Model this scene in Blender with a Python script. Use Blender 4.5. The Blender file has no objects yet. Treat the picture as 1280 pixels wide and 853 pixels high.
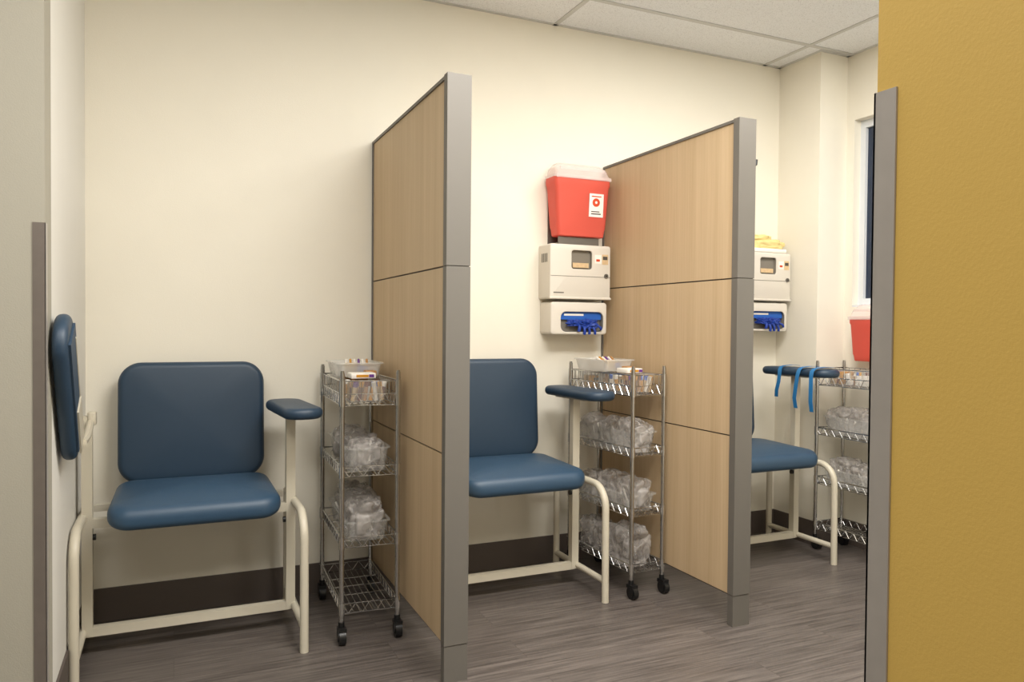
import bpy, math, random
from mathutils import Vector, Matrix, noise
random.seed(7)
S=bpy.context.scene
COL=S.collection
PI=math.pi

# ---------------------------------------------------------------- materials
def s2l(c):
    return tuple(((x/255)/12.92 if x/255<=0.04045 else ((x/255+0.055)/1.055)**2.4) for x in c)+(1.0,)
def mat(name,rgb,rough=0.5,metal=0.0,bump=0.0,bscale=200.0,var=0.0,vscale=6.0,trans=0.0,alpha=1.0,spec=0.5,coat=0.0,emit=0.0):
    m=bpy.data.materials.new(name); m.use_nodes=True
    nt=m.node_tree; b=nt.nodes['Principled BSDF']
    c=s2l(rgb)
    b.inputs['Base Color'].default_value=c
    b.inputs['Roughness'].default_value=rough
    b.inputs['Metallic'].default_value=metal
    b.inputs['Transmission Weight'].default_value=trans
    b.inputs['Alpha'].default_value=alpha
    b.inputs['Specular IOR Level'].default_value=spec
    b.inputs['Coat Weight'].default_value=coat
    if emit>0:
        b.inputs['Emission Color'].default_value=c
        b.inputs['Emission Strength'].default_value=emit
    tc=nt.nodes.new('ShaderNodeTexCoord')
    n=nt.nodes.new('ShaderNodeTexNoise'); n.inputs['Scale'].default_value=vscale; n.inputs['Detail'].default_value=4
    nt.links.new(tc.outputs['Object'],n.inputs['Vector'])
    mx=nt.nodes.new('ShaderNodeMix'); mx.data_type='RGBA'
    v=max(var,0.02)
    mx.inputs[6].default_value=tuple(x*(1-v) for x in c[:3])+(1,)
    mx.inputs[7].default_value=tuple(min(1,x*(1+v)) for x in c[:3])+(1,)
    nt.links.new(n.outputs['Fac'],mx.inputs[0]); nt.links.new(mx.outputs[2],b.inputs['Base Color'])
    if bump>0:
        n2=nt.nodes.new('ShaderNodeTexNoise'); n2.inputs['Scale'].default_value=bscale; n2.inputs['Detail'].default_value=3
        nt.links.new(tc.outputs['Object'],n2.inputs['Vector'])
        bp=nt.nodes.new('ShaderNodeBump'); bp.inputs['Strength'].default_value=bump; bp.inputs['Distance'].default_value=0.002
        nt.links.new(n2.outputs['Fac'],bp.inputs['Height']); nt.links.new(bp.outputs['Normal'],b.inputs['Normal'])
    return m

M_wall=mat('wall_cream_paint',(232,227,213),0.75,bump=0.2,bscale=260,spec=0.25)
M_wall_w=mat('wall_offwhite_paint',(221,219,212),0.75,bump=0.2,bscale=260,spec=0.25)
M_wall_g=mat('wall_greige_paint',(161,157,144),0.7,bump=0.2,bscale=240,spec=0.3)
M_yellow=mat('wall_mustard_paint',(201,167,88),0.6,bump=0.14,bscale=260,spec=0.3)
M_base=mat('baseboard_vinyl',(88,79,73),0.55)
M_cap=mat('divider_trim_metal',(107,103,97),0.5,metal=0.1)
M_capd=mat('divider_reveal',(60,52,46),0.6)
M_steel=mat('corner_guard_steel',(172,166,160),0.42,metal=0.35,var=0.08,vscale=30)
M_steeld=mat('corner_guard_steel_shaded',(116,108,101),0.4,metal=0.35,var=0.1,vscale=30)  # darker copy of the guard steel, shading put into the colour
M_frame=mat('chair_frame_enamel',(200,193,175),0.4)
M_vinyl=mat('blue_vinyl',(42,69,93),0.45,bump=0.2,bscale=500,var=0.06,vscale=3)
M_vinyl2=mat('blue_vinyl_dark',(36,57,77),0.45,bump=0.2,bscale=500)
M_back=mat('pad_backing',(46,66,86),0.6)
M_black=mat('black_plastic',(18,18,19),0.4)
M_chrome=mat('chrome_wire',(205,205,205),0.18,metal=1.0)
M_chromeP=mat('chrome_post',(190,190,190),0.22,metal=1.0)
M_white=mat('dispenser_white_plastic',(216,210,199),0.45)
M_shade=mat('dispenser_recess_shade',(112,108,101),0.6)  # shade inside the openings put into the colour; also seam, vents and marks
M_glassgrey=mat('cabinet_window_grey',(128,122,112),0.25)
M_label=mat('label_white',(238,234,226),0.6)
M_orange=mat('label_orange',(205,70,30),0.6)
M_blueglove=mat('nitrile_blue',(22,58,150),0.5,var=.15,vscale=40)
M_bluebox=mat('glove_carton_blue',(30,92,180),0.5)
M_ybag=mat('yellow_wrap',(226,206,142),0.5,var=0.1,vscale=30)
M_strap=mat('tourniquet_blue',(30,108,165),0.45)
M_metalgrey=mat('bracket_grey',(110,106,100),0.45,metal=0.4)
M_ink=mat('print_dark',(70,66,62),0.6)
M_purple=mat('cap_purple',(100,50,135),0.4)
M_tan=mat('carton_tan',(178,130,80),0.6)
M_gold=mat('cap_gold',(205,145,40),0.4)
M_tube=mat('tube_brown',(105,42,32),0.3)
M_amber=mat('swab_pack',(208,180,140),0.5,var=0.2,vscale=60)
M_winframe=mat('window_frame_white',(214,218,222),0.45)
M_pane=mat('window_pane_dark',(22,38,62),0.1,spec=0.6)
M_tgrid=mat('ceiling_tee_white',(200,200,198),0.5)
M_lens=mat('troffer_lens',(255,250,240),0.5,emit=3.0)

def plastic(name,rgb,fac,rough=0.25,bump=0.0,translucent=0.0):
    m=bpy.data.materials.new(name); m.use_nodes=True
    nt=m.node_tree; b=nt.nodes['Principled BSDF']; out=nt.nodes['Material Output']
    b.inputs['Base Color'].default_value=s2l(rgb); b.inputs['Roughness'].default_value=rough
    src=b.outputs[0]
    if translucent>0:
        tl=nt.nodes.new('ShaderNodeBsdfTranslucent'); tl.inputs['Color'].default_value=s2l(rgb)
        m2=nt.nodes.new('ShaderNodeMixShader'); m2.inputs[0].default_value=translucent
        nt.links.new(b.outputs[0],m2.inputs[1]); nt.links.new(tl.outputs[0],m2.inputs[2]); src=m2.outputs[0]
    t=nt.nodes.new('ShaderNodeBsdfTransparent')
    mx=nt.nodes.new('ShaderNodeMixShader'); mx.inputs[0].default_value=fac
    nt.links.new(t.outputs[0],mx.inputs[1]); nt.links.new(src,mx.inputs[2]); nt.links.new(mx.outputs[0],out.inputs['Surface'])
    if bump>0:
        tc=nt.nodes.new('ShaderNodeTexCoord'); n=nt.nodes.new('ShaderNodeTexNoise'); n.inputs['Scale'].default_value=12; n.inputs['Detail'].default_value=2
        nt.links.new(tc.outputs['Object'],n.inputs['Vector'])
        sc=nt.nodes.new('ShaderNodeVectorMath'); sc.operation='SCALE'; sc.inputs['Scale'].default_value=0.16
        nt.links.new(n.outputs['Color'],sc.inputs[0])
        ad=nt.nodes.new('ShaderNodeVectorMath'); ad.operation='ADD'
        nt.links.new(tc.outputs['Object'],ad.inputs[0]); nt.links.new(sc.outputs[0],ad.inputs[1])
        vo=nt.nodes.new('ShaderNodeTexVoronoi'); vo.inputs['Scale'].default_value=16
        nt.links.new(ad.outputs[0],vo.inputs['Vector'])
        bp=nt.nodes.new('ShaderNodeBump'); bp.inputs['Strength'].default_value=bump; bp.inputs['Distance'].default_value=0.02
        nt.links.new(vo.outputs['Distance'],bp.inputs['Height']); nt.links.new(bp.outputs['Normal'],b.inputs['Normal'])
        cr=nt.nodes.new('ShaderNodeMapRange'); cr.inputs[1].default_value=0.1; cr.inputs[2].default_value=0.75
        cr.inputs[3].default_value=max(0,fac-0.2); cr.inputs[4].default_value=min(1,fac+0.3)
        nt.links.new(vo.outputs['Distance'],cr.inputs[0]); nt.links.new(cr.outputs[0],mx.inputs[0])
    return m
M_bin=plastic('clear_bin_plastic',(222,222,218),0.22,0.12)
M_binw=plastic('milky_bin_plastic',(226,224,218),0.45,0.25)
M_bag=plastic('crinkled_poly_bag',(186,181,177),0.34,0.12,bump=0.6)
M_lid=plastic('sharps_clear_lid',(238,222,218),0.38,0.15)
M_red=plastic('sharps_red_plastic',(243,112,96),0.9,0.3,translucent=0.3)

def wood_mat():
    m=bpy.data.materials.new('maple_laminate'); m.use_nodes=True
    nt=m.node_tree; b=nt.nodes['Principled BSDF']; b.inputs['Roughness'].default_value=0.5; b.inputs['Specular IOR Level'].default_value=0.35
    tc=nt.nodes.new('ShaderNodeTexCoord'); mp=nt.nodes.new('ShaderNodeMapping')
    mp.inputs['Scale'].default_value=(60,60,1.3)
    nt.links.new(tc.outputs['Object'],mp.inputs[0])
    n=nt.nodes.new('ShaderNodeTexNoise'); n.inputs['Scale'].default_value=1.6; n.inputs['Detail'].default_value=6; n.inputs['Roughness'].default_value=0.65
    nt.links.new(mp.outputs[0],n.inputs['Vector'])
    n2=nt.nodes.new('ShaderNodeTexNoise'); n2.inputs['Scale'].default_value=0.25; n2.inputs['Detail'].default_value=2
    nt.links.new(mp.outputs[0],n2.inputs['Vector'])
    ad=nt.nodes.new('ShaderNodeMath'); ad.operation='ADD'
    ml=nt.nodes.new('ShaderNodeMath'); ml.operation='MULTIPLY'; ml.inputs[1].default_value=0.5
    nt.links.new(n.outputs['Fac'],ad.inputs[0]); nt.links.new(n2.outputs['Fac'],ad.inputs[1]); nt.links.new(ad.outputs[0],ml.inputs[0])
    r=nt.nodes.new('ShaderNodeValToRGB'); r.color_ramp.elements[0].position=0.28; r.color_ramp.elements[1].position=0.72
    r.color_ramp.elements[0].color=s2l((183,157,122)); r.color_ramp.elements[1].color=s2l((206,182,148))
    nt.links.new(ml.outputs[0],r.inputs[0]); nt.links.new(r.outputs[0],b.inputs['Base Color'])
    return m
M_wood=wood_mat()

def floor_mat():
    m=bpy.data.materials.new('grey_vinyl_plank'); m.use_nodes=True
    nt=m.node_tree; b=nt.nodes['Principled BSDF']; b.inputs['Roughness'].default_value=0.36
    tc=nt.nodes.new('ShaderNodeTexCoord')
    br=nt.nodes.new('ShaderNodeTexBrick'); br.inputs['Scale'].default_value=1.0
    br.inputs['Brick Width'].default_value=1.22; br.inputs['Row Height'].default_value=0.17; br.inputs['Mortar Size'].default_value=0.0014
    br.offset=0.37; br.inputs['Mortar'].default_value=(0.1,0.1,0.1,1)
    br.inputs['Color1'].default_value=(0.45,0.45,0.45,1); br.inputs['Color2'].default_value=(0.9,0.9,0.9,1)
    nt.links.new(tc.outputs['Object'],br.inputs['Vector'])
    mp=nt.nodes.new('ShaderNodeMapping'); mp.inputs['Scale'].default_value=(2.4,60,1)
    nt.links.new(tc.outputs['Object'],mp.inputs[0])
    n=nt.nodes.new('ShaderNodeTexNoise'); n.inputs['Scale'].default_value=1.4; n.inputs['Detail'].default_value=7; n.inputs['Roughness'].default_value=0.62
    sep=nt.nodes.new('ShaderNodeVectorMath'); sep.operation='ADD'
    nt.links.new(mp.outputs[0],sep.inputs[0]); 
    sc=nt.nodes.new('ShaderNodeVectorMath'); sc.operation='SCALE'; sc.inputs['Scale'].default_value=9.0
    nt.links.new(br.outputs['Color'],sc.inputs[0]); nt.links.new(sc.outputs[0],sep.inputs[1])
    nt.links.new(sep.outputs[0],n.inputs['Vector'])
    r=nt.nodes.new('ShaderNodeValToRGB')
    r.color_ramp.elements[0].position=0.30; r.color_ramp.elements[0].color=s2l((70,63,60))
    r.color_ramp.elements[1].position=0.72; r.color_ramp.elements[1].color=s2l((124,116,110))
    nt.links.new(n.outputs['Fac'],r.inputs[0])
    mx=nt.nodes.new('ShaderNodeMix'); mx.data_type='RGBA'; mx.blend_type='MULTIPLY'; mx.inputs[0].default_value=0.36
    nt.links.new(r.outputs[0],mx.inputs[6]); nt.links.new(br.outputs['Color'],mx.inputs[7])
    nt.links.new(mx.outputs[2],b.inputs['Base Color'])
    bp=nt.nodes.new('ShaderNodeBump'); bp.inputs['Strength'].default_value=0.15; bp.inputs['Distance'].default_value=0.002
    nt.links.new(n.outputs['Fac'],bp.inputs['Height']); nt.links.new(bp.outputs['Normal'],b.inputs['Normal'])
    return m
M_floor=floor_mat()

def tile_mat():
    m=bpy.data.materials.new('acoustic_tile'); m.use_nodes=True
    nt=m.node_tree; b=nt.nodes['Principled BSDF']; b.inputs['Roughness'].default_value=0.9
    tc=nt.nodes.new('ShaderNodeTexCoord')
    n=nt.nodes.new('ShaderNodeTexNoise'); n.inputs['Scale'].default_value=210; n.inputs['Detail'].default_value=3
    nt.links.new(tc.outputs['Object'],n.inputs['Vector'])
    r=nt.nodes.new('ShaderNodeValToRGB'); r.color_ramp.elements[0].position=0.32; r.color_ramp.elements[1].position=0.46
    r.color_ramp.elements[0].color=s2l((207,209,211)); r.color_ramp.elements[1].color=s2l((237,239,242))
    nt.links.new(n.outputs['Fac'],r.inputs[0]); nt.links.new(r.outputs[0],b.inputs['Base Color'])
    return m
M_tile=tile_mat()

# ---------------------------------------------------------------- mesh builder
class MB:
    def __init__(s): s.v=[];s.f=[];s.m=[];s.mats=[]
    def mi(s,mt):
        if mt not in s.mats: s.mats.append(mt)
        return s.mats.index(mt)
    def add(s,vs,fs,mt,M=None,fn=None):
        o=len(s.v)
        for v in vs:
            v=Vector(v)
            if fn: v=Vector(fn(v))
            if M is not None: v=M@v
            s.v.append(v)
        k=s.mi(mt)
        for f in fs: s.f.append([i+o for i in f]); s.m.append(k)
    def box(s,x0,x1,y0,y1,z0,z1,mt,M=None):
        vs=[(x0,y0,z0),(x1,y0,z0),(x1,y1,z0),(x0,y1,z0),(x0,y0,z1),(x1,y0,z1),(x1,y1,z1),(x0,y1,z1)]
        s.add(vs,[(0,3,2,1),(4,5,6,7),(0,1,5,4),(1,2,6,5),(2,3,7,6),(3,0,4,7)],mt,M)
    def rbox(s,w,d,h,cr,er,mt,M=None,crown=0.0,seg=5,fn=None,es=4):
        rings=[]
        def ring(inset,z):
            r=max(cr-inset,0.0005)
            return [(x,y,z) for x,y in rrect(w/2-inset,d/2-inset,r,seg)]
        for i in range(es+1):
            a=PI/2*i/es; rings.append(ring(er*(1-math.sin(a)),er*(1-math.cos(a))))
        for i in range(es+1):
            a=PI/2*i/es; rings.append(ring(er*(1-math.cos(a)),h-er+er*math.sin(a)))
        last=rings[-1]
        if crown:
            for t in (0.12,0.3,0.5,0.7,0.88):
                rings.append([(x*(1-t),y*(1-t),h+crown*(1-(1-t)**2)) for x,y,z in last])
        n=len(rings[0]); vs=[v for r in rings for v in r]; fs=[]
        for k in range(len(rings)-1):
            for i in range(n):
                j=(i+1)%n; fs.append((k*n+i,k*n+j,(k+1)*n+j,(k+1)*n+i))
        fs.append(tuple(range(n-1,-1,-1)))
        fs.append(tuple((len(rings)-1)*n+i for i in range(n)))
        s.add(vs,fs,mt,M,fn)
    def tube(s,path,r,mt,n=8,M=None,closed=False):
        P=[Vector(p) for p in path]; L=len(P); vs=[];fs=[]
        T=[]
        for i in range(L):
            if closed: t=P[(i+1)%L]-P[i-1]
            elif i==0: t=P[1]-P[0]
            elif i==L-1: t=P[-1]-P[-2]
            else: t=(P[i+1]-P[i]).normalized()+(P[i]-P[i-1]).normalized()
            T.append(t.normalized())
        ref=Vector((0,0,1)) if abs(T[0].z)<0.9 else Vector((1,0,0))
        u=T[0].cross(ref).normalized()
        for i in range(L):
            u=(u-T[i]*u.dot(T[i])).normalized(); w=T[i].cross(u)
            for k in range(n):
                a=2*PI*k/n+PI/n; vs.append(P[i]+(u*math.cos(a)+w*math.sin(a))*r)
        for i in range(L if closed else L-1):
            i2=(i+1)%L
            for k in range(n):
                k2=(k+1)%n; fs.append((i*n+k,i*n+k2,i2*n+k2,i2*n+k))
        if not closed:
            fs.append(tuple(range(n-1,-1,-1))); fs.append(tuple((L-1)*n+k for k in range(n)))
        s.add(vs,fs,mt,M)
    def holebox(s,x0,x1,z0,z1,y0,y1,cr,hole,hd,mt,mh,M=None,er=0.006,seg=5):
        cx=(x0+x1)/2; cz=(z0+z1)/2; w=(x1-x0)/2; h=(z1-z0)/2
        def R(ww,hh,r,ccx,ccz,y): return [(ccx+a,y,ccz+b) for a,b in rrect(ww,hh,r,seg)]
        hx,hz,hw,hh,hr=hole
        rings=[R(w,h,cr,cx,cz,y1),R(w,h,cr,cx,cz,y0+er),R(w-er*.3,h-er*.3,cr,cx,cz,y0+er*.3),R(w-er,h-er,max(cr-er,.001),cx,cz,y0),
               R(hw,hh,hr,hx,hz,y0),R(hw-.002,hh-.002,hr,hx,hz,y0+.003),R(hw-.002,hh-.002,hr,hx,hz,y0+hd)]
        n=len(rings[0]); vs=[v for r in rings for v in r]; fs=[];f2=[]
        for k in range(len(rings)-1):
            for i in range(n):
                j=(i+1)%n; (f2 if k==5 else fs).append((k*n+i,k*n+j,(k+1)*n+j,(k+1)*n+i))
        fs.append(tuple(range(n)))
        s.add(vs,fs,mt,M); 
        s.add(vs,f2+[tuple(6*n+i for i in range(n))],mh,M)
    def done(s,name,parent=None,smooth=True,ang=40):
        me=bpy.data.meshes.new(name); me.from_pydata([tuple(v) for v in s.v],[],s.f)
        for m in s.mats: me.materials.append(m)
        me.polygons.foreach_set('material_index',s.m)
        import bmesh
        bm=bmesh.new(); bm.from_mesh(me); bmesh.ops.remove_doubles(bm,verts=bm.verts,dist=1e-6); bmesh.ops.recalc_face_normals(bm,faces=bm.faces); 
        for f in bm.faces: f.smooth=smooth
        if smooth:
            lim=math.radians(ang)
            for e in bm.edges:
                if len(e.link_faces)==2 and e.calc_face_angle(0)>lim: e.smooth=False
        bm.to_mesh(me); bm.free()
        o=bpy.data.objects.new(name,me); COL.objects.link(o)
        if parent: o.parent=parent
        return o
def rrect(hw,hd,r,seg):
    r=min(r,hw*0.999,hd*0.999); pts=[]
    for cx,cy,a0 in ((hw-r,hd-r,0),(-hw+r,hd-r,PI/2),(-hw+r,-hd+r,PI),(hw-r,-hd+r,1.5*PI)):
        for i in range(seg+1):
            a=a0+PI/2*i/seg; pts.append((cx+r*math.cos(a),cy+r*math.sin(a)))
    return pts
def empty(name,loc,rz=0):
    e=bpy.data.objects.new(name,None); e.location=loc; e.rotation_euler=(0,0,rz); COL.objects.link(e); e.empty_display_size=0.1; return e
def T(x,y,z): return Matrix.Translation((x,y,z))
def R(a,ax): return Matrix.Rotation(math.radians(a),4,ax)
def slab(name,x0,x1,y0,y1,z0,z1,mt):
    b=MB(); b.box(x0,x1,y0,y1,z0,z1,mt); return b.done(name,smooth=False)

# ---------------------------------------------------------------- room
W=3.56; XL=-0.333; XC=3.376; CY=3.24; XR=3.588; CH=2.841; FY=2.495
YX=0.771; YE=0.652; XW=-2.6; YB=-2.0
slab('floor',XW-.1,XR+.1,YB-.1,W+.1,-.08,0,M_floor)
slab('wall_back',XL-.1,XR+.12,W,W+.12,0,CH,M_wall)
slab('wall_left',XL-.12,XL,FY+.12,W,0,CH,M_wall_w)
slab('wall_corridor_far',XW,XL,FY,FY+.12,0,CH,M_wall_g)
slab('wall_corridor_left',XW-.12,XW,YB,FY+.12,0,CH,M_wall_g)
slab('wall_corridor_back',XW-.12,YX+.12,YB-.12,YB,0,CH,M_wall_g)
slab('wall_yellow',YX,YX+.12,YB,YE,0,CH,M_yellow)
slab('wall_front',YX+.12,XR+.12,YE-.12,YE,0,CH,M_wall)
slab('wall_column',XC,XR,CY,W,0,CH,M_wall)
wy0,wy1,wz0,wz1=1.95,3.185,1.38,2.46
b=MB()
b.box(XR,XR+.12,YE,wy0,0,CH,M_wall); b.box(XR,XR+.12,wy1,W,0,CH,M_wall)
b.box(XR,XR+.12,wy0,wy1,0,wz0,M_wall); b.box(XR,XR+.12,wy0,wy1,wz1,CH,M_wall)
b.done('wall_right',smooth=False)
w=empty('window_1',(XR,0,0))
b=MB()
fx0,fx1=0.05,0.10
b.box(fx0,fx1,wy0,wy0+.05,wz0,wz1,M_winframe); b.box(fx0,fx1,wy1-.035,wy1,wz0,wz1,M_winframe)
b.box(fx0,fx1,wy0+.05,wy1-.035,wz0,wz0+.05,M_winframe); b.box(fx0,fx1,wy0+.05,wy1-.035,wz1-.045,wz1,M_winframe)
b.box(fx0+.005,fx1-.005,(wy0+wy1)/2-.02,(wy0+wy1)/2+.02,wz0+.05,wz1-.045,M_winframe)
b.box(.002,.05,wy0+.002,wy1-.002,wz0,wz0+.012,M_winframe)
b.done('frame',w,smooth=False)
b=MB(); b.box(fx0+.02,fx0+.026,wy0+.04,wy1-.03,wz0+.04,wz1-.04,M_pane); b.done('pane',w,smooth=False)

bh=0.14;bt=0.008
slab('baseboard_back',XL,XC,W-bt,W,0,bh,M_base)
slab('baseboard_left',XL,XL+bt,FY,W-bt,0,bh,M_base)
b=MB(); b.box(XC-bt,XC,CY-bt,W-bt,0,bh,M_base); b.box(XC,XR-bt,CY-bt,CY,0,bh,M_base); b.done('baseboard_column',smooth=False)
slab('baseboard_right',XR-bt,XR,YE,CY-bt,0,bh,M_base)
slab('baseboard_corridor',XW,XL-.03,FY-bt,FY,0,bh,M_base)
slab('baseboard_yellow',YX-bt,YX,YB,YE-.03,0,bh,M_base)
g=1.534
b=MB()
b.box(XL-.030,XL+.002,FY-.0025,FY,0,g,M_steeld); b.box(XL,XL+.0025,FY-.0025,FY+.030,0,g,M_steel)  # front leg painted in the shaded steel, return leg in the lighter one
b.done('trim_corner_guard_left',smooth=False)
b=MB()
b.box(YX-.0025,YX,YE-.028,YE+.0025,0,g,M_steel); b.box(YX-.0025,YX+.028,YE,YE+.0025,0,g,M_steel)
b.done('trim_corner_guard_right',smooth=False)

slab('ceiling',XW-.12,XR+.12,YB-.12,W+.12,CH,CH+.05,M_tile)
b=MB(); t=.0125
gx=[3.25-1.42*k for k in range(5)]; gy=[3.2-.71*k for k in range(8)]
for x in gx: b.box(x-t,x+t,YB,W,CH-.004,CH,M_tgrid)
for y in gy: b.box(XW,XR,y-t,y+t,CH-.0045,CH-.0005,M_tgrid)
b.box(XL,XC,W-.02,W,CH-.004,CH,M_tgrid); b.box(XC-.02,XC,CY-.02,W,CH-.004,CH,M_tgrid); b.box(XC,XR,CY-.02,CY,CH-.004,CH,M_tgrid)
b.box(XR-.02,XR,YE,CY,CH-.004,CH,M_tgrid)
b.done('trim_ceiling_grid',smooth=False)

def troffer(x,y,energy,lx=1.36,ly=.64):
    e=empty('ceiling_troffer_light',(x,y,CH))
    b=MB(); f=.03
    b.box(-lx/2,lx/2,-ly/2,-ly/2+f,-.015,-.001,M_tgrid); b.box(-lx/2,lx/2,ly/2-f,ly/2,-.015,-.001,M_tgrid)
    b.box(-lx/2,-lx/2+f,-ly/2+f,ly/2-f,-.015,-.001,M_tgrid); b.box(lx/2-f,lx/2,-ly/2+f,ly/2-f,-.015,-.001,M_tgrid)
    b.done('housing',e,smooth=False)
    b=MB(); b.box(-lx/2+f,lx/2-f,-ly/2+f,ly/2-f,-.008,-.002,M_lens); b.done('lens',e,smooth=False)
    l=bpy.data.lights.new('troffer_lamp','AREA'); l.shape='RECTANGLE'; l.size=lx-.1; l.size_y=ly-.1; l.energy=energy; l.color=(1.0,.972,.93)
    o=bpy.data.objects.new('lamp',l); o.location=(0,0,-.02); o.parent=e; COL.objects.link(o)
troffer(1.12,1.42,72)
troffer(2.54,2.13,39)
troffer(-.7,1.1,30)
troffer(-.3,-.9,26)

# ---------------------------------------------------------------- dividers
def divider(x0,hook=False):
    e=empty('partition_divider',(x0,0,0)); F=2.469; H=2.124; Tk=.089; wb=.13
    y1=W-.004
    segs=[(wb,.796),(.802,1.457),(1.463,H-.014)]
    b=MB()
    for a,c in segs: b.box(.008,Tk-.008,F+.03,y1,a,c,M_wood)
    b.done('wood_panels',e,smooth=False)
    b=MB(); b.box(.014,Tk-.014,F+.03,y1-.002,wb+.01,H-.016,M_capd); b.done('core',e,smooth=False)
    b=MB()
    b.box(0,Tk,F,F+.036,.132,1.4585,M_cap); b.box(0,Tk,F,F+.036,1.4615,H,M_cap); b.box(.001,Tk-.001,F+.002,F+.035,0,.129,M_cap)
    b.box(.004,Tk-.004,F+.004,F+.032,.1,1.6,M_capd)
    b.done('front_post',e,smooth=False)
    b=MB(); b.box(.002,Tk-.002,F+.036,y1,H-.014,H-.002,M_cap); b.box(.002,Tk-.002,y1-.012,y1,wb,H-.014,M_cap)
    b.box(.012,Tk-.012,F+.04,y1,wb-.006,wb+.004,M_capd)
    b.done('trim_rail',e,smooth=False)
    if hook:
        b=MB(); yh=F+.03; zh=1.945
        b.tube([(Tk-.002,yh,zh),(Tk+.018,yh,zh-.008),(Tk+.028,yh,zh+.0),(Tk+.030,yh,zh+.02)],.006,M_black); b.box(Tk-.004,Tk+.002,yh-.015,yh+.015,zh-.03,zh+.04,M_black)
        b.done('coat_hook',e)
divider(.858); divider(2.129,True)

# ---------------------------------------------------------------- chairs
def arc(c,r,a0,a1,n):
    out=[]
    for i in range(n+1):
        a=math.radians(a0+(a1-a0)*i/n); out.append((c[0],c[1]+r*math.cos(a),c[2]+r*math.sin(a)))
    return out
def chair(cx,armz,raised=True,pdx=0.0,pdy=0.0,ang=60):
    e=empty('phlebotomy_chair',(cx,3.2,0)); hw=.3825; r=.0165
    b=MB()
    fy=-.268; ry=.21; rz=.525; cr=.10
    for sx in (-1,1):
        x=sx*hw
        path=[(x,ry,rz)]+[(x,fy+cr,rz)]+arc((x,fy+cr,rz-cr),cr,100,180,9)+[(x,fy-.004,0.0)]
        b.tube(path,r,M_frame,12)
        b.tube([(x,ry,rz+r*.5),(x,ry,0)],r,M_frame,12)
        b.tube([(x,fy,.095),(x,ry,.095)],r*.9,M_frame,10)
        xp=x-sx*.016
        b.box(xp-.018,xp+.018,-.018,.018,.08,armz-.004 if sx>0 else .905,M_frame)
    xp=hw-.02
    b.box(-xp,xp,-.016,.016,.078,.112,M_frame)
    b.box(-xp,xp,-.016,.016,.485,.519,M_frame)
    b.box(-xp,xp,ry-.013,ry+.013,.50,.526,M_frame)
    for x in (-.2,.2): b.box(x-.02,x+.02,-.20,ry,.517,.53,M_frame)
    for x in (-.17,.17):
        b.tube([(x,ry-.01,.51),(x,ry+.05,.55),(x,ry+.085,.75),(x,ry+.092,.95)],.011,M_frame,8)
    b.done('frame',e)
    b=MB()
    for sx in (-1,1):
        x=sx*(hw-.045); b.tube([(x,-.004,.45),(x+sx*.02,-.004,.45)],.012,M_black,10)
    b.done('knobs',e)
    def sf(v):
        z=v.z
        if v.y<-.08: z-= .7*(v.y+.08)**2
        z+= .03*max(0,v.y)
        return (v.x*(1+.015*(-v.y/.2)),v.y,z)
    b=MB(); b.rbox(.585,.475,.083,.08,.036,M_vinyl,T(.008,-.033,.532),crown=.024,seg=8,fn=sf,es=6)
    b.done('seat_cushion',e,ang=70)
    b=MB(); M=T(.004,.258,.840)@R(-4,'X')@R(90,'X')@T(0,0,-.03)
    def bf(v):
        k=1-.03*abs(v.y/.25)**2
        return (v.x*k,v.y,v.z)
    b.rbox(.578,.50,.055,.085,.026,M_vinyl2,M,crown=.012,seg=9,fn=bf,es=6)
    b.done('backrest_cushion',e,ang=70)
    b=MB(); M=T(hw-.008,-.02,armz)@R(4,'Z')
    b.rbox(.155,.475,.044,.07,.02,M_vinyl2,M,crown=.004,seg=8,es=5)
    b.box(-.05,.05,-.13,.13,-.006,.002,M_frame,M)
    b.done('armrest',e,ang=70)
    if raised:
        b=MB()
        a=math.radians(ang)
        M=T(-.384+pdx,-.455+pdy,1.045)@Matrix(((0,0,1,0),(math.sin(a),-math.cos(a),0,0),(math.cos(a),math.sin(a),0,0),(0,0,0,1)))
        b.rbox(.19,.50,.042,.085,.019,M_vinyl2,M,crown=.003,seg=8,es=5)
        b.box(-.065,.065,-.20,.20,.042,.049,M_back,M)
        b.box(-.045,.045,-.22,-.06,.048,.054,M_frame,M)
        b.box(.04,.05,-.06,.16,.048,.051,M_frame,M)
        b.done('armrest_raised',e,ang=70)
        b=MB()
        b.tube([(-.332+pdx,-.34+pdy,.86),(-.335+pdx,-.2+pdy*.6,.855),(-.345+pdx*.5,-.08+pdy*.3,.87),(-.354,0,.885)],.013,M_frame,8)
        b.rbox(.03,.05,.05,.01,.006,M_frame,T(-.35,0,.87),seg=3,es=2)
        b.done('armrest_hinge',e)
    return e
chair(.072,.885,pdx=-.012,pdy=-.045)
chair(1.407,.912,pdx=-.068,pdy=.115,ang=68)
chair(2.817,.99,raised=False)

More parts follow.
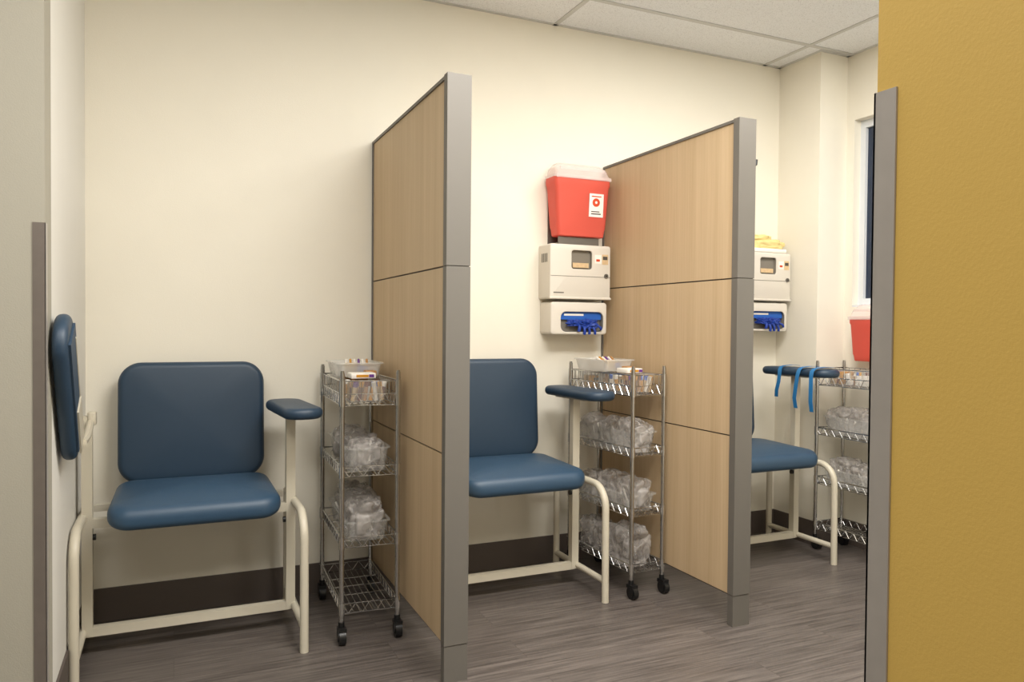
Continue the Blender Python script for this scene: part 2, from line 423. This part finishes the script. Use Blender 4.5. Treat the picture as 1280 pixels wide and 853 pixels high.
# ---------------------------------------------------------------- wire carts
SH=[.115,.375,.655,.935]
def cart(x,y,rz,w=.205,d=.53):
    e=empty('wire_utility_cart',(x,y,0),rz)
    b=MB()
    for px in (0,w):
        for py in (0,d):
            b.tube([(px,py,.075),(px,py,1.065)],.0095,M_chromeP,12)
            b.tube([(px,py,1.063),(px,py,1.072)],.0075,M_chromeP,10)
            z=.09
            while z<1.05:
                b.tube([(px,py,z),(px,py,z+.004)],.0103,M_chromeP,12); z+=.025
    b.done('posts',e)
    b=MB(); r=.0028
    for k,z in enumerate(SH):
        hh=.038 if k<3 else .095
        z1=z+hh
        for (zz,rr) in ((z,r),(z1,r*1.25)):
            b.tube([(0,0,zz),(w,0,zz),(w,d,zz),(0,d,zz)],rr,M_chrome,6,closed=True)
        if k==3: b.tube([(0,0,z+.045),(w,0,z+.045),(w,d,z+.045),(0,d,z+.045)],r,M_chrome,6,closed=True)
        def zig(a,c,n):
            a=Vector(a);c=Vector(c); pts=[]
            for i in range(n*2+1):
                p=a.lerp(c,i/(2*n)); p.z=z if i%2 else (z1 if k<3 else z+.045); pts.append(p)
            b.tube(pts,r*.8,M_chrome,5)
        zig((0,0,0),(w,0,0),4); zig((0,d,0),(w,d,0),4); zig((0,0,0),(0,d,0),10); zig((w,0,0),(w,d,0),10)
        if k==3:
            for i in range(1,6): b.tube([(w*i/6,0,z+.045),(w*i/6,0,z1)],r*.7,M_chrome,5); b.tube([(w*i/6,d,z+.045),(w*i/6,d,z1)],r*.7,M_chrome,5)
            for i in range(1,14):
                for xx in (0,w): b.tube([(xx,d*i/14,z+.045),(xx,d*i/14,z1)],r*.7,M_chrome,5)
        n=9
        for i in range(1,n): b.tube([(w*i/n,0,z+.003),(w*i/n,d,z+.003)],r*.75,M_chrome,5)
        for i in range(1,5): b.tube([(0,d*i/5,z-.001),(w,d*i/5,z-.001)],r,M_chrome,5)
        for px in (0,w):
            for py in (0,d): b.tube([(px,py,z-.004),(px,py,z1+.004)],.0125,M_chrome,10)
    b.done('wire_shelves',e)
    b=MB()
    for px in (0,w):
        for py in (0,d):
            b.tube([(px,py,.06),(px,py,.085)],.012,M_black,10)
            b.tube([(px-.013,py-.014,.03),(px+.013,py-.014,.03)],.0298,M_black,20)
            b.tube([(px-.017,py-.014,.036),(px-.014,py-.014,.036)],.022,M_black,14)
            b.box(px-.016,px+.016,py-.032,py+.014,.05,.066,M_black)
    b.done('casters',e)
    return e
def openbin(b,w,d,h,mt,M,cr=.02,taper=.9,rim=.008,th=.002):
    seg=4
    def rg(hw,hd,z,r=cr): return [(a,c,z) for a,c in rrect(hw,hd,r,seg)]
    k=taper
    rings=[rg(w/2*k,d/2*k,0),rg(w/2,d/2,h-.006),rg(w/2+rim,d/2+rim,h-.005),rg(w/2+rim,d/2+rim,h),rg(w/2-th,d/2-th,h),rg(w/2*k-th,d/2*k-th,th)]
    n=len(rings[0]); vs=[v for r in rings for v in r]; fs=[]
    for q in range(len(rings)-1):
        for i in range(n):
            j=(i+1)%n; fs.append((q*n+i,q*n+j,(q+1)*n+j,(q+1)*n+i))
    fs.append(tuple(range(n-1,-1,-1))); fs.append(tuple(5*n+i for i in range(n)))
    b.add(vs,fs,mt,M)
def blob(b,c,s,mt,seed,amp=.25,fr=1.7,sub=4,sq=.62,M=None):
    import bmesh
    bm=bmesh.new(); bmesh.ops.create_icosphere(bm,subdivisions=sub,radius=1)
    o=Vector((seed*3.1,seed*1.7,seed*.9)); vs=[]
    for v in bm.verts:
        p=v.co.copy(); q=Vector([math.copysign(abs(t)**sq,t) for t in p])
        q*= 1+amp*(abs(noise.noise(p*fr+o))*1.7-.4)+amp*.5*abs(noise.noise(p*fr*2.6+o))
        z=q.z
        if z<-.8: z=-.8
        vs.append((c[0]+q.x*s[0],c[1]+q.y*s[1],c[2]+(z+.8)*s[2]))
    fs=[tuple(v.index for v in f.verts) for f in bm.faces]; bm.free()
    b.add(vs,fs,mt,M)
def bag_obj(name,par_loc,rz,items,seed,mt=None):
    e=empty(name,par_loc,rz); b=MB()
    for i,(c,s) in enumerate(items): blob(b,c,s,mt or M_bag,seed+i*1.37,amp=.26,sub=5,fr=1.5)
    b.done('crumpled_film',e,ang=60); return e
def supply_bin(x,y,z,rz,w,d,h,kind,seed,tall=1.0):
    e=empty('supply_bin',(x,y,z),rz)
    b=MB(); openbin(b,w,d,h,M_bin,Matrix()); b.done('bin_shell',e)
    rnd=random.Random(seed)
    b=MB()
    if kind=='supplies':
        cols=[M_tan,M_amber,M_label,M_tan,M_label,M_gold,M_amber,M_bluebox]
        for i in range(7):
            cy=-d/2+.10+(d-.14)*i/6; hh=h*(.6+.3*rnd.random())
            M=T(rnd.uniform(-.008,.008),cy,.004)@R(rnd.uniform(-10,10),'Z')@R(rnd.uniform(-12,12),'X')
            b.rbox(w*.62,.022,hh,.004,.003,cols[i%8],M,seg=2,es=2)
            if i%2: b.box(-w*.2,w*.1,-.0125,-.011,hh*.55,hh*.8,M_ink,M)
        for i in range(26):
            cx=-w*.36+w*.72*((i%6)/5); cy=-d/2+.03+.022*(i//6) if i<18 else rnd.uniform(-d*.3,d*.42)
            M=T(cx,cy,.006)@R(rnd.uniform(-12,12),'X')@R(rnd.uniform(-12,12),'Y')
            b.tube([(0,0,0),(0,0,h*.62)],.009,[M_amber,M_tan,M_label,M_tube,M_gold][(i*3)%5],8,M); b.tube([(0,0,h*.62),(0,0,h*.84)],.0095,[M_purple,M_gold,M_tube,M_bluebox,M_label,M_gold,M_tan][i%7],10,M)
        b.done('contents',e)
    else:
        k=3
        for i in range(k):
            cy=-d/2+d*(i+.5)/k
            blob(b,(rnd.uniform(-.008,.008),cy,.004),(w*.42,d*.17,h*.68*tall*rnd.uniform(.85,1.1)),M_bag,seed+i*2.3,amp=.25,sub=5,fr=1.4)
        for i in range(6):
            M=T(rnd.uniform(-w*.25,w*.25),rnd.uniform(-d*.4,d*.35),h*.25)@R(rnd.uniform(-60,60),'X')@R(rnd.uniform(-35,35),'Y')
            b.tube([(0,0,0),(0,0,h*.9)],.005,M_label,7,M)
        b.done('contents',e,ang=60)
    return e
def populate(x,y,rz,w,d,seed,tray=True):
    def P(lx,ly):
        c,s=math.cos(rz),math.sin(rz); return x+lx*c-ly*s, y+lx*s+ly*c
    z=[h+.0065 for h in SH]
    bw=min(.165,w-.035)
    if tray:
        px,py=P(w/2,d*.5)
        supply_bin(px,py,z[3],rz,bw,.46,.09,'supplies',seed)
        e=empty('specimen_supply_tray',(px,py,z[3]+.0925),rz)
        b=MB(); 
        b.rbox(bw*.62,.09,.022,.006,.003,M_label,T(-.01,-.13,.0),seg=2,es=2); b.rbox(.045,.07,.026,.004,.003,M_tan,T(.04,-.05,.0),seg=2,es=2)
        b.box(-.04,.01,-.1765,-.175,.006,.016,M_gold); b.box(.012,.032,-.1765,-.175,.005,.017,M_purple)
        openbin(b,bw+.025,.28,.058,M_binw,T(0,.10,0),cr=.02)
        b.rbox(bw*.66,.15,.035,.006,.003,M_label,T(0,.1,.003),seg=2,es=2)
        b.rbox(bw*.4,.05,.03,.006,.003,M_bluebox,T(.01,0.03,.01)@R(14,'Z'),seg=2,es=2)
        b.rbox(bw*.3,.04,.05,.004,.003,M_amber,T(-.03,0.0,.006)@R(-20,'Z'),seg=2,es=2)
        for i in range(6): b.tube([(-.05+.02*i,.0+.01*i,.03),(-.03+.018*i,.12,.064)],.0055,[M_label,M_gold,M_label,M_purple,M_label,M_tan][i],7)
        b.done('tray_and_cartons',e)
    else:
        px,py=P(.058,d*.5)
        supply_bin(px,py,z[3],rz,.085,.46,.085,'supplies',seed)
        px,py=P(w/2,d*.5)
    supply_bin(px,py,z[2],rz,bw,.47,.10,'bags',seed+1,1.2)
    supply_bin(px,py,z[1],rz,bw,.47,.085,'bags',seed+2,1.4)
c1=(.600,2.95,math.radians(-2.0)); c2=(1.925,2.925,math.radians(4.0)); c3=(3.335,2.66,0.0)
cart(*c1,w=.222); cart(*c2,w=.180); cart(*c3)
populate(*c1,.222,.53,3); populate(*c2,.180,.53,11); populate(*c3,.205,.53,23,tray=False)
bag_obj('poly_bag_bundle',(c2[0]+.085,c2[1]+.02,SH[0]+.0065),c2[2],[((0,.12,0),(.065,.10,.10)),((-.003,.27,0),(.065,.09,.085)),((0,.40,0),(.06,.08,.09))],5)

# ---------------------------------------------------------------- wall dispensers
def cabinet(x0,z0):
    e=empty('sharps_cabinet',(x0,W-.0005,z0)); w=.358; h=.283; D=.132
    b=MB()
    b.holebox(0,w,0,h,-D,0,.012,(.185,.205,.062,.050,.014),.02,M_white,M_glassgrey)
    b.box(.004,w-.004,-D-.0016,-D+.002,.118,.120,M_shade)
    b.rbox(w+.006,.02,.012,.005,.004,M_white,T(w/2,-D+.004,.0),seg=3,es=2)
    for i in range(4): b.box(-.0012,.002,-.10+i*.018,-.09+i*.018,.19,.235,M_shade)
    b.done('housing',e)
    b=MB()
    b.box(.262,.30,-D-.001,-D+.002,.19,.235,M_label); b.box(.306,.342,-D-.001,-D+.002,.185,.238,M_amber)
    b.box(.27,.292,-D-.0015,-D,.2,.212,M_orange); b.box(.31,.338,-D-.0015,-D,.21,.228,M_ink)
    b.tube([(.330,-D+.002,.125),(.330,-D-.006,.125)],.012,M_metalgrey,16); b.tube([(.330,-D-.005,.125),(.330,-D-.008,.125)],.004,M_black,10)
    b.box(.02,.08,-D-.0008,-D,.03,.036,M_shade)
    b.box(.138,.232,-D+.012,-D+.016,.165,.190,M_amber)
    b.done('labels_and_lock',e)
def glovebox(x0,z0,seed=4.2):
    e=empty('glove_dispenser',(x0,W-.0005,z0)); w=.332; h=.168; D=.125
    b=MB()
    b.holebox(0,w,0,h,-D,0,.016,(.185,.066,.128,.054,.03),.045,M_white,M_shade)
    b.done('holder',e)
    b=MB()
    b.box(.064,.306,-D+.016,-D+.034,.078,.118,M_bluebox); b.box(.085,.20,-D+.0152,-D+.017,.098,.108,M_label)
    b.box(.064,.306,-D+.030,-D+.038,.014,.078,M_shade)  # dark sheet below the carton, painted as the shade behind the gloves
    b.done('carton',e)
    b=MB()
    blob(b,(.150,-D+.010,.044),(.040,.014,.019),M_blueglove,seed,amp=.6,fr=2.6,sub=5,sq=.95)
    blob(b,(.225,-D+.004,.032),(.046,.020,.025),M_blueglove,seed+4.6,amp=.6,fr=2.6,sub=5,sq=.95)
    for i,(fx,fl,tx) in enumerate(((.165,.036,-.006),(.19,.045,.002),(.212,.052,.010),(.24,.044,.016),(.268,.026,.024))):
        z0_=.05-.008*(i%2)
        b.tube([(fx,-D+.004,z0_),(fx+tx*.4,-D-.010,z0_-.006),(fx+tx*.8,-D-.015,z0_-fl*.55),(fx+tx,-D-.010,z0_-fl*.9)],.0088-.0006*i,M_blueglove,8)
    b.done('gloves',e,ang=60)
def loft(b,rs,mt,M=None,seg=5):
    rings=[[(cx+a,cy+c,z) for a,c in rrect(hw,hd,r,seg)] for (cx,cy,hw,hd,r,z) in rs]
    n=len(rings[0]); vs=[v for r in rings for v in r]; fs=[]
    for q in range(len(rings)-1):
        for i in range(n):
            j=(i+1)%n; fs.append((q*n+i,q*n+j,(q+1)*n+j,(q+1)*n+i))
    fs.append(tuple(range(n-1,-1,-1))); fs.append(tuple((len(rings)-1)*n+i for i in range(n)))
    b.add(vs,fs,mt,M)
def sharps(loc,rz=0,w=.33,h=.30,label=True):
    e=empty('sharps_container',loc,rz); a=w/2
    b=MB(); cy=-.068
    loft(b,[(0,cy,a*.80,.044,.018,0),(0,cy,a*.83,.048,.022,.004),(0,cy,a*.86,.050,.022,h*.12),(0,cy,a*.88,.053,.022,h*.16),(0,cy,a*.97,.060,.022,h*.86),(0,cy,a,.064,.022,h*.9),(0,cy,a,.064,.022,h)],M_red)
    b.done('red_body',e)
    b=MB()
    loft(b,[(0,cy,a*1.02,.066,.022,h+.0005),(0,cy,a*1.02,.066,.022,h+.014),(0,cy,a*.97,.062,.02,h+.018),(0,cy+.005,a*.93,.05,.02,h+.052),(0,cy+.015,a*.80,.035,.02,h+.076),(0,cy+.02,a*.74,.028,.018,h+.080)],M_lid)
    b.box(-a*.8,a*.8,cy-.052,cy-.044,h+.040,h+.054,M_lid)
    b.box(-a*.98,a*.98,cy-.0685,cy-.064,h-.006,h+.012,M_lid)
    b.done('hinged_lid',e)
    if label:
        b=MB(); 
        M=T(a*.40,cy-.0605,h*.60)@R(3.5,'X')
        b.box(-.032,.052,-.003,.001,-.075,.045,M_label,M)
        b.tube([(.008,-.003,.0),(.008,-.0042,.0)],.022,M_orange,18,M)
        b.box(-.02,.038,-.0036,-.003,-.062,-.056,M_ink,M); b.box(-.02,.03,-.0036,-.003,-.05,-.045,M_ink,M); b.box(-.02,.038,-.0036,-.003,.028,.034,M_orange,M)
        b.tube([(.008,-.0042,.0),(.008,-.005,.0)],.007,M_label,12,M)
        b.done('warning_label',e)
    return e
cabinet(1.748,1.395); glovebox(1.758,1.212)
sharps((1.938,W-.005,1.722))
e=empty('sharps_wall_bracket',(1.938,W-.0005,1.679)); b=MB(); b.box(-.13,.11,-.105,0,.002,.010,M_metalgrey); b.box(-.13,.11,-.104,-.10,.0,.040,M_metalgrey); b.box(-.14,.14,-.003,0,.0,.30,M_metalgrey); b.box(.10,.104,-.1,-.003,.01,.041,M_metalgrey); b.done('bracket',e,smooth=False)
cabinet(3.000,1.415); glovebox(3.010,1.235,7.7)
e=empty('yellow_gown_pack',(3.2,W-.07,1.70)); b=MB()
b.rbox(.27,.11,.024,.01,.006,M_label,T(0,0,0),seg=3,es=2); blob(b,(.02,0,.022),(.115,.046,.034),M_ybag,2.2,amp=.22,sub=5,sq=.8); blob(b,(-.03,0,.07),(.08,.035,.02),M_ybag,6.2,amp=.25,sub=4,sq=.8)
b.done('pack',e,ang=60)
sharps((XR-.003,2.955,1.075),math.radians(-90),w=.27,h=.235,label=False)

def strap(y,l,seed):
    e=empty('tourniquet_strap',(3.1915,y,0)); b=MB(); z=.99+.05; xl=-.088
    path=[(.05,z+.003),(0,z+.006),(-.05,z+.003),(-.075,z-.002),(xl,z-.014),(xl-.006,z-.04),(xl-.012,z-.04-l*.35),(xl-.02,z-.04-l*.7),(xl-.014,z-.04-l)]
    w=.013; vs=[];fs=[]
    for i,(x,zz) in enumerate(path):
        dy=.010*math.sin(seed+i*.9)*(i/8)
        for a,bb in ((-w,0),(w,0),(w,.0018),(-w,.0018)): vs.append((x-bb*(i>3),dy+a,zz+bb*(i<=3)))
    for i in range(len(path)-1):
        for k in range(4):
            k2=(k+1)%4; fs.append((i*4+k,i*4+k2,i*4+4+k2,i*4+4+k))
    fs+= [(0,1,2,3),tuple(len(vs)-4+k for k in (3,2,1,0))]
    b.add(vs,fs,M_strap); b.done('ribbon',e)
strap(3.24,.13,0); strap(3.10,.18,2); strap(3.00,.19,4)

# ---------------------------------------------------------------- world + camera
wd=bpy.data.worlds.new('World'); S.world=wd; wd.use_nodes=True
wd.node_tree.nodes['Background'].inputs[0].default_value=(.5,.55,.62,1); wd.node_tree.nodes['Background'].inputs[1].default_value=.4
cam=bpy.data.cameras.new('camera'); co=bpy.data.objects.new('camera',cam); COL.objects.link(co); S.camera=co
cam.sensor_width=36; cam.lens=941.96/1280*36; cam.clip_start=.02
yaw,pi_,ro=[math.radians(a) for a in (24.1761,-1.0857,.4726)]
fw=Vector((math.sin(yaw)*math.cos(pi_),math.cos(yaw)*math.cos(pi_),math.sin(pi_)))
r=Vector((math.cos(yaw),-math.sin(yaw),0)); u=r.cross(fw)
r2=r*math.cos(ro)+u*math.sin(ro); u2=-r*math.sin(ro)+u*math.cos(ro)
Mx=Matrix((( r2.x,u2.x,-fw.x,0),(r2.y,u2.y,-fw.y,0),(r2.z,u2.z,-fw.z,1.25),(0,0,0,1)))
co.matrix_world=Mx
S.view_settings.view_transform='Standard'
S.view_settings.look='None'
S.view_settings.exposure=0.0
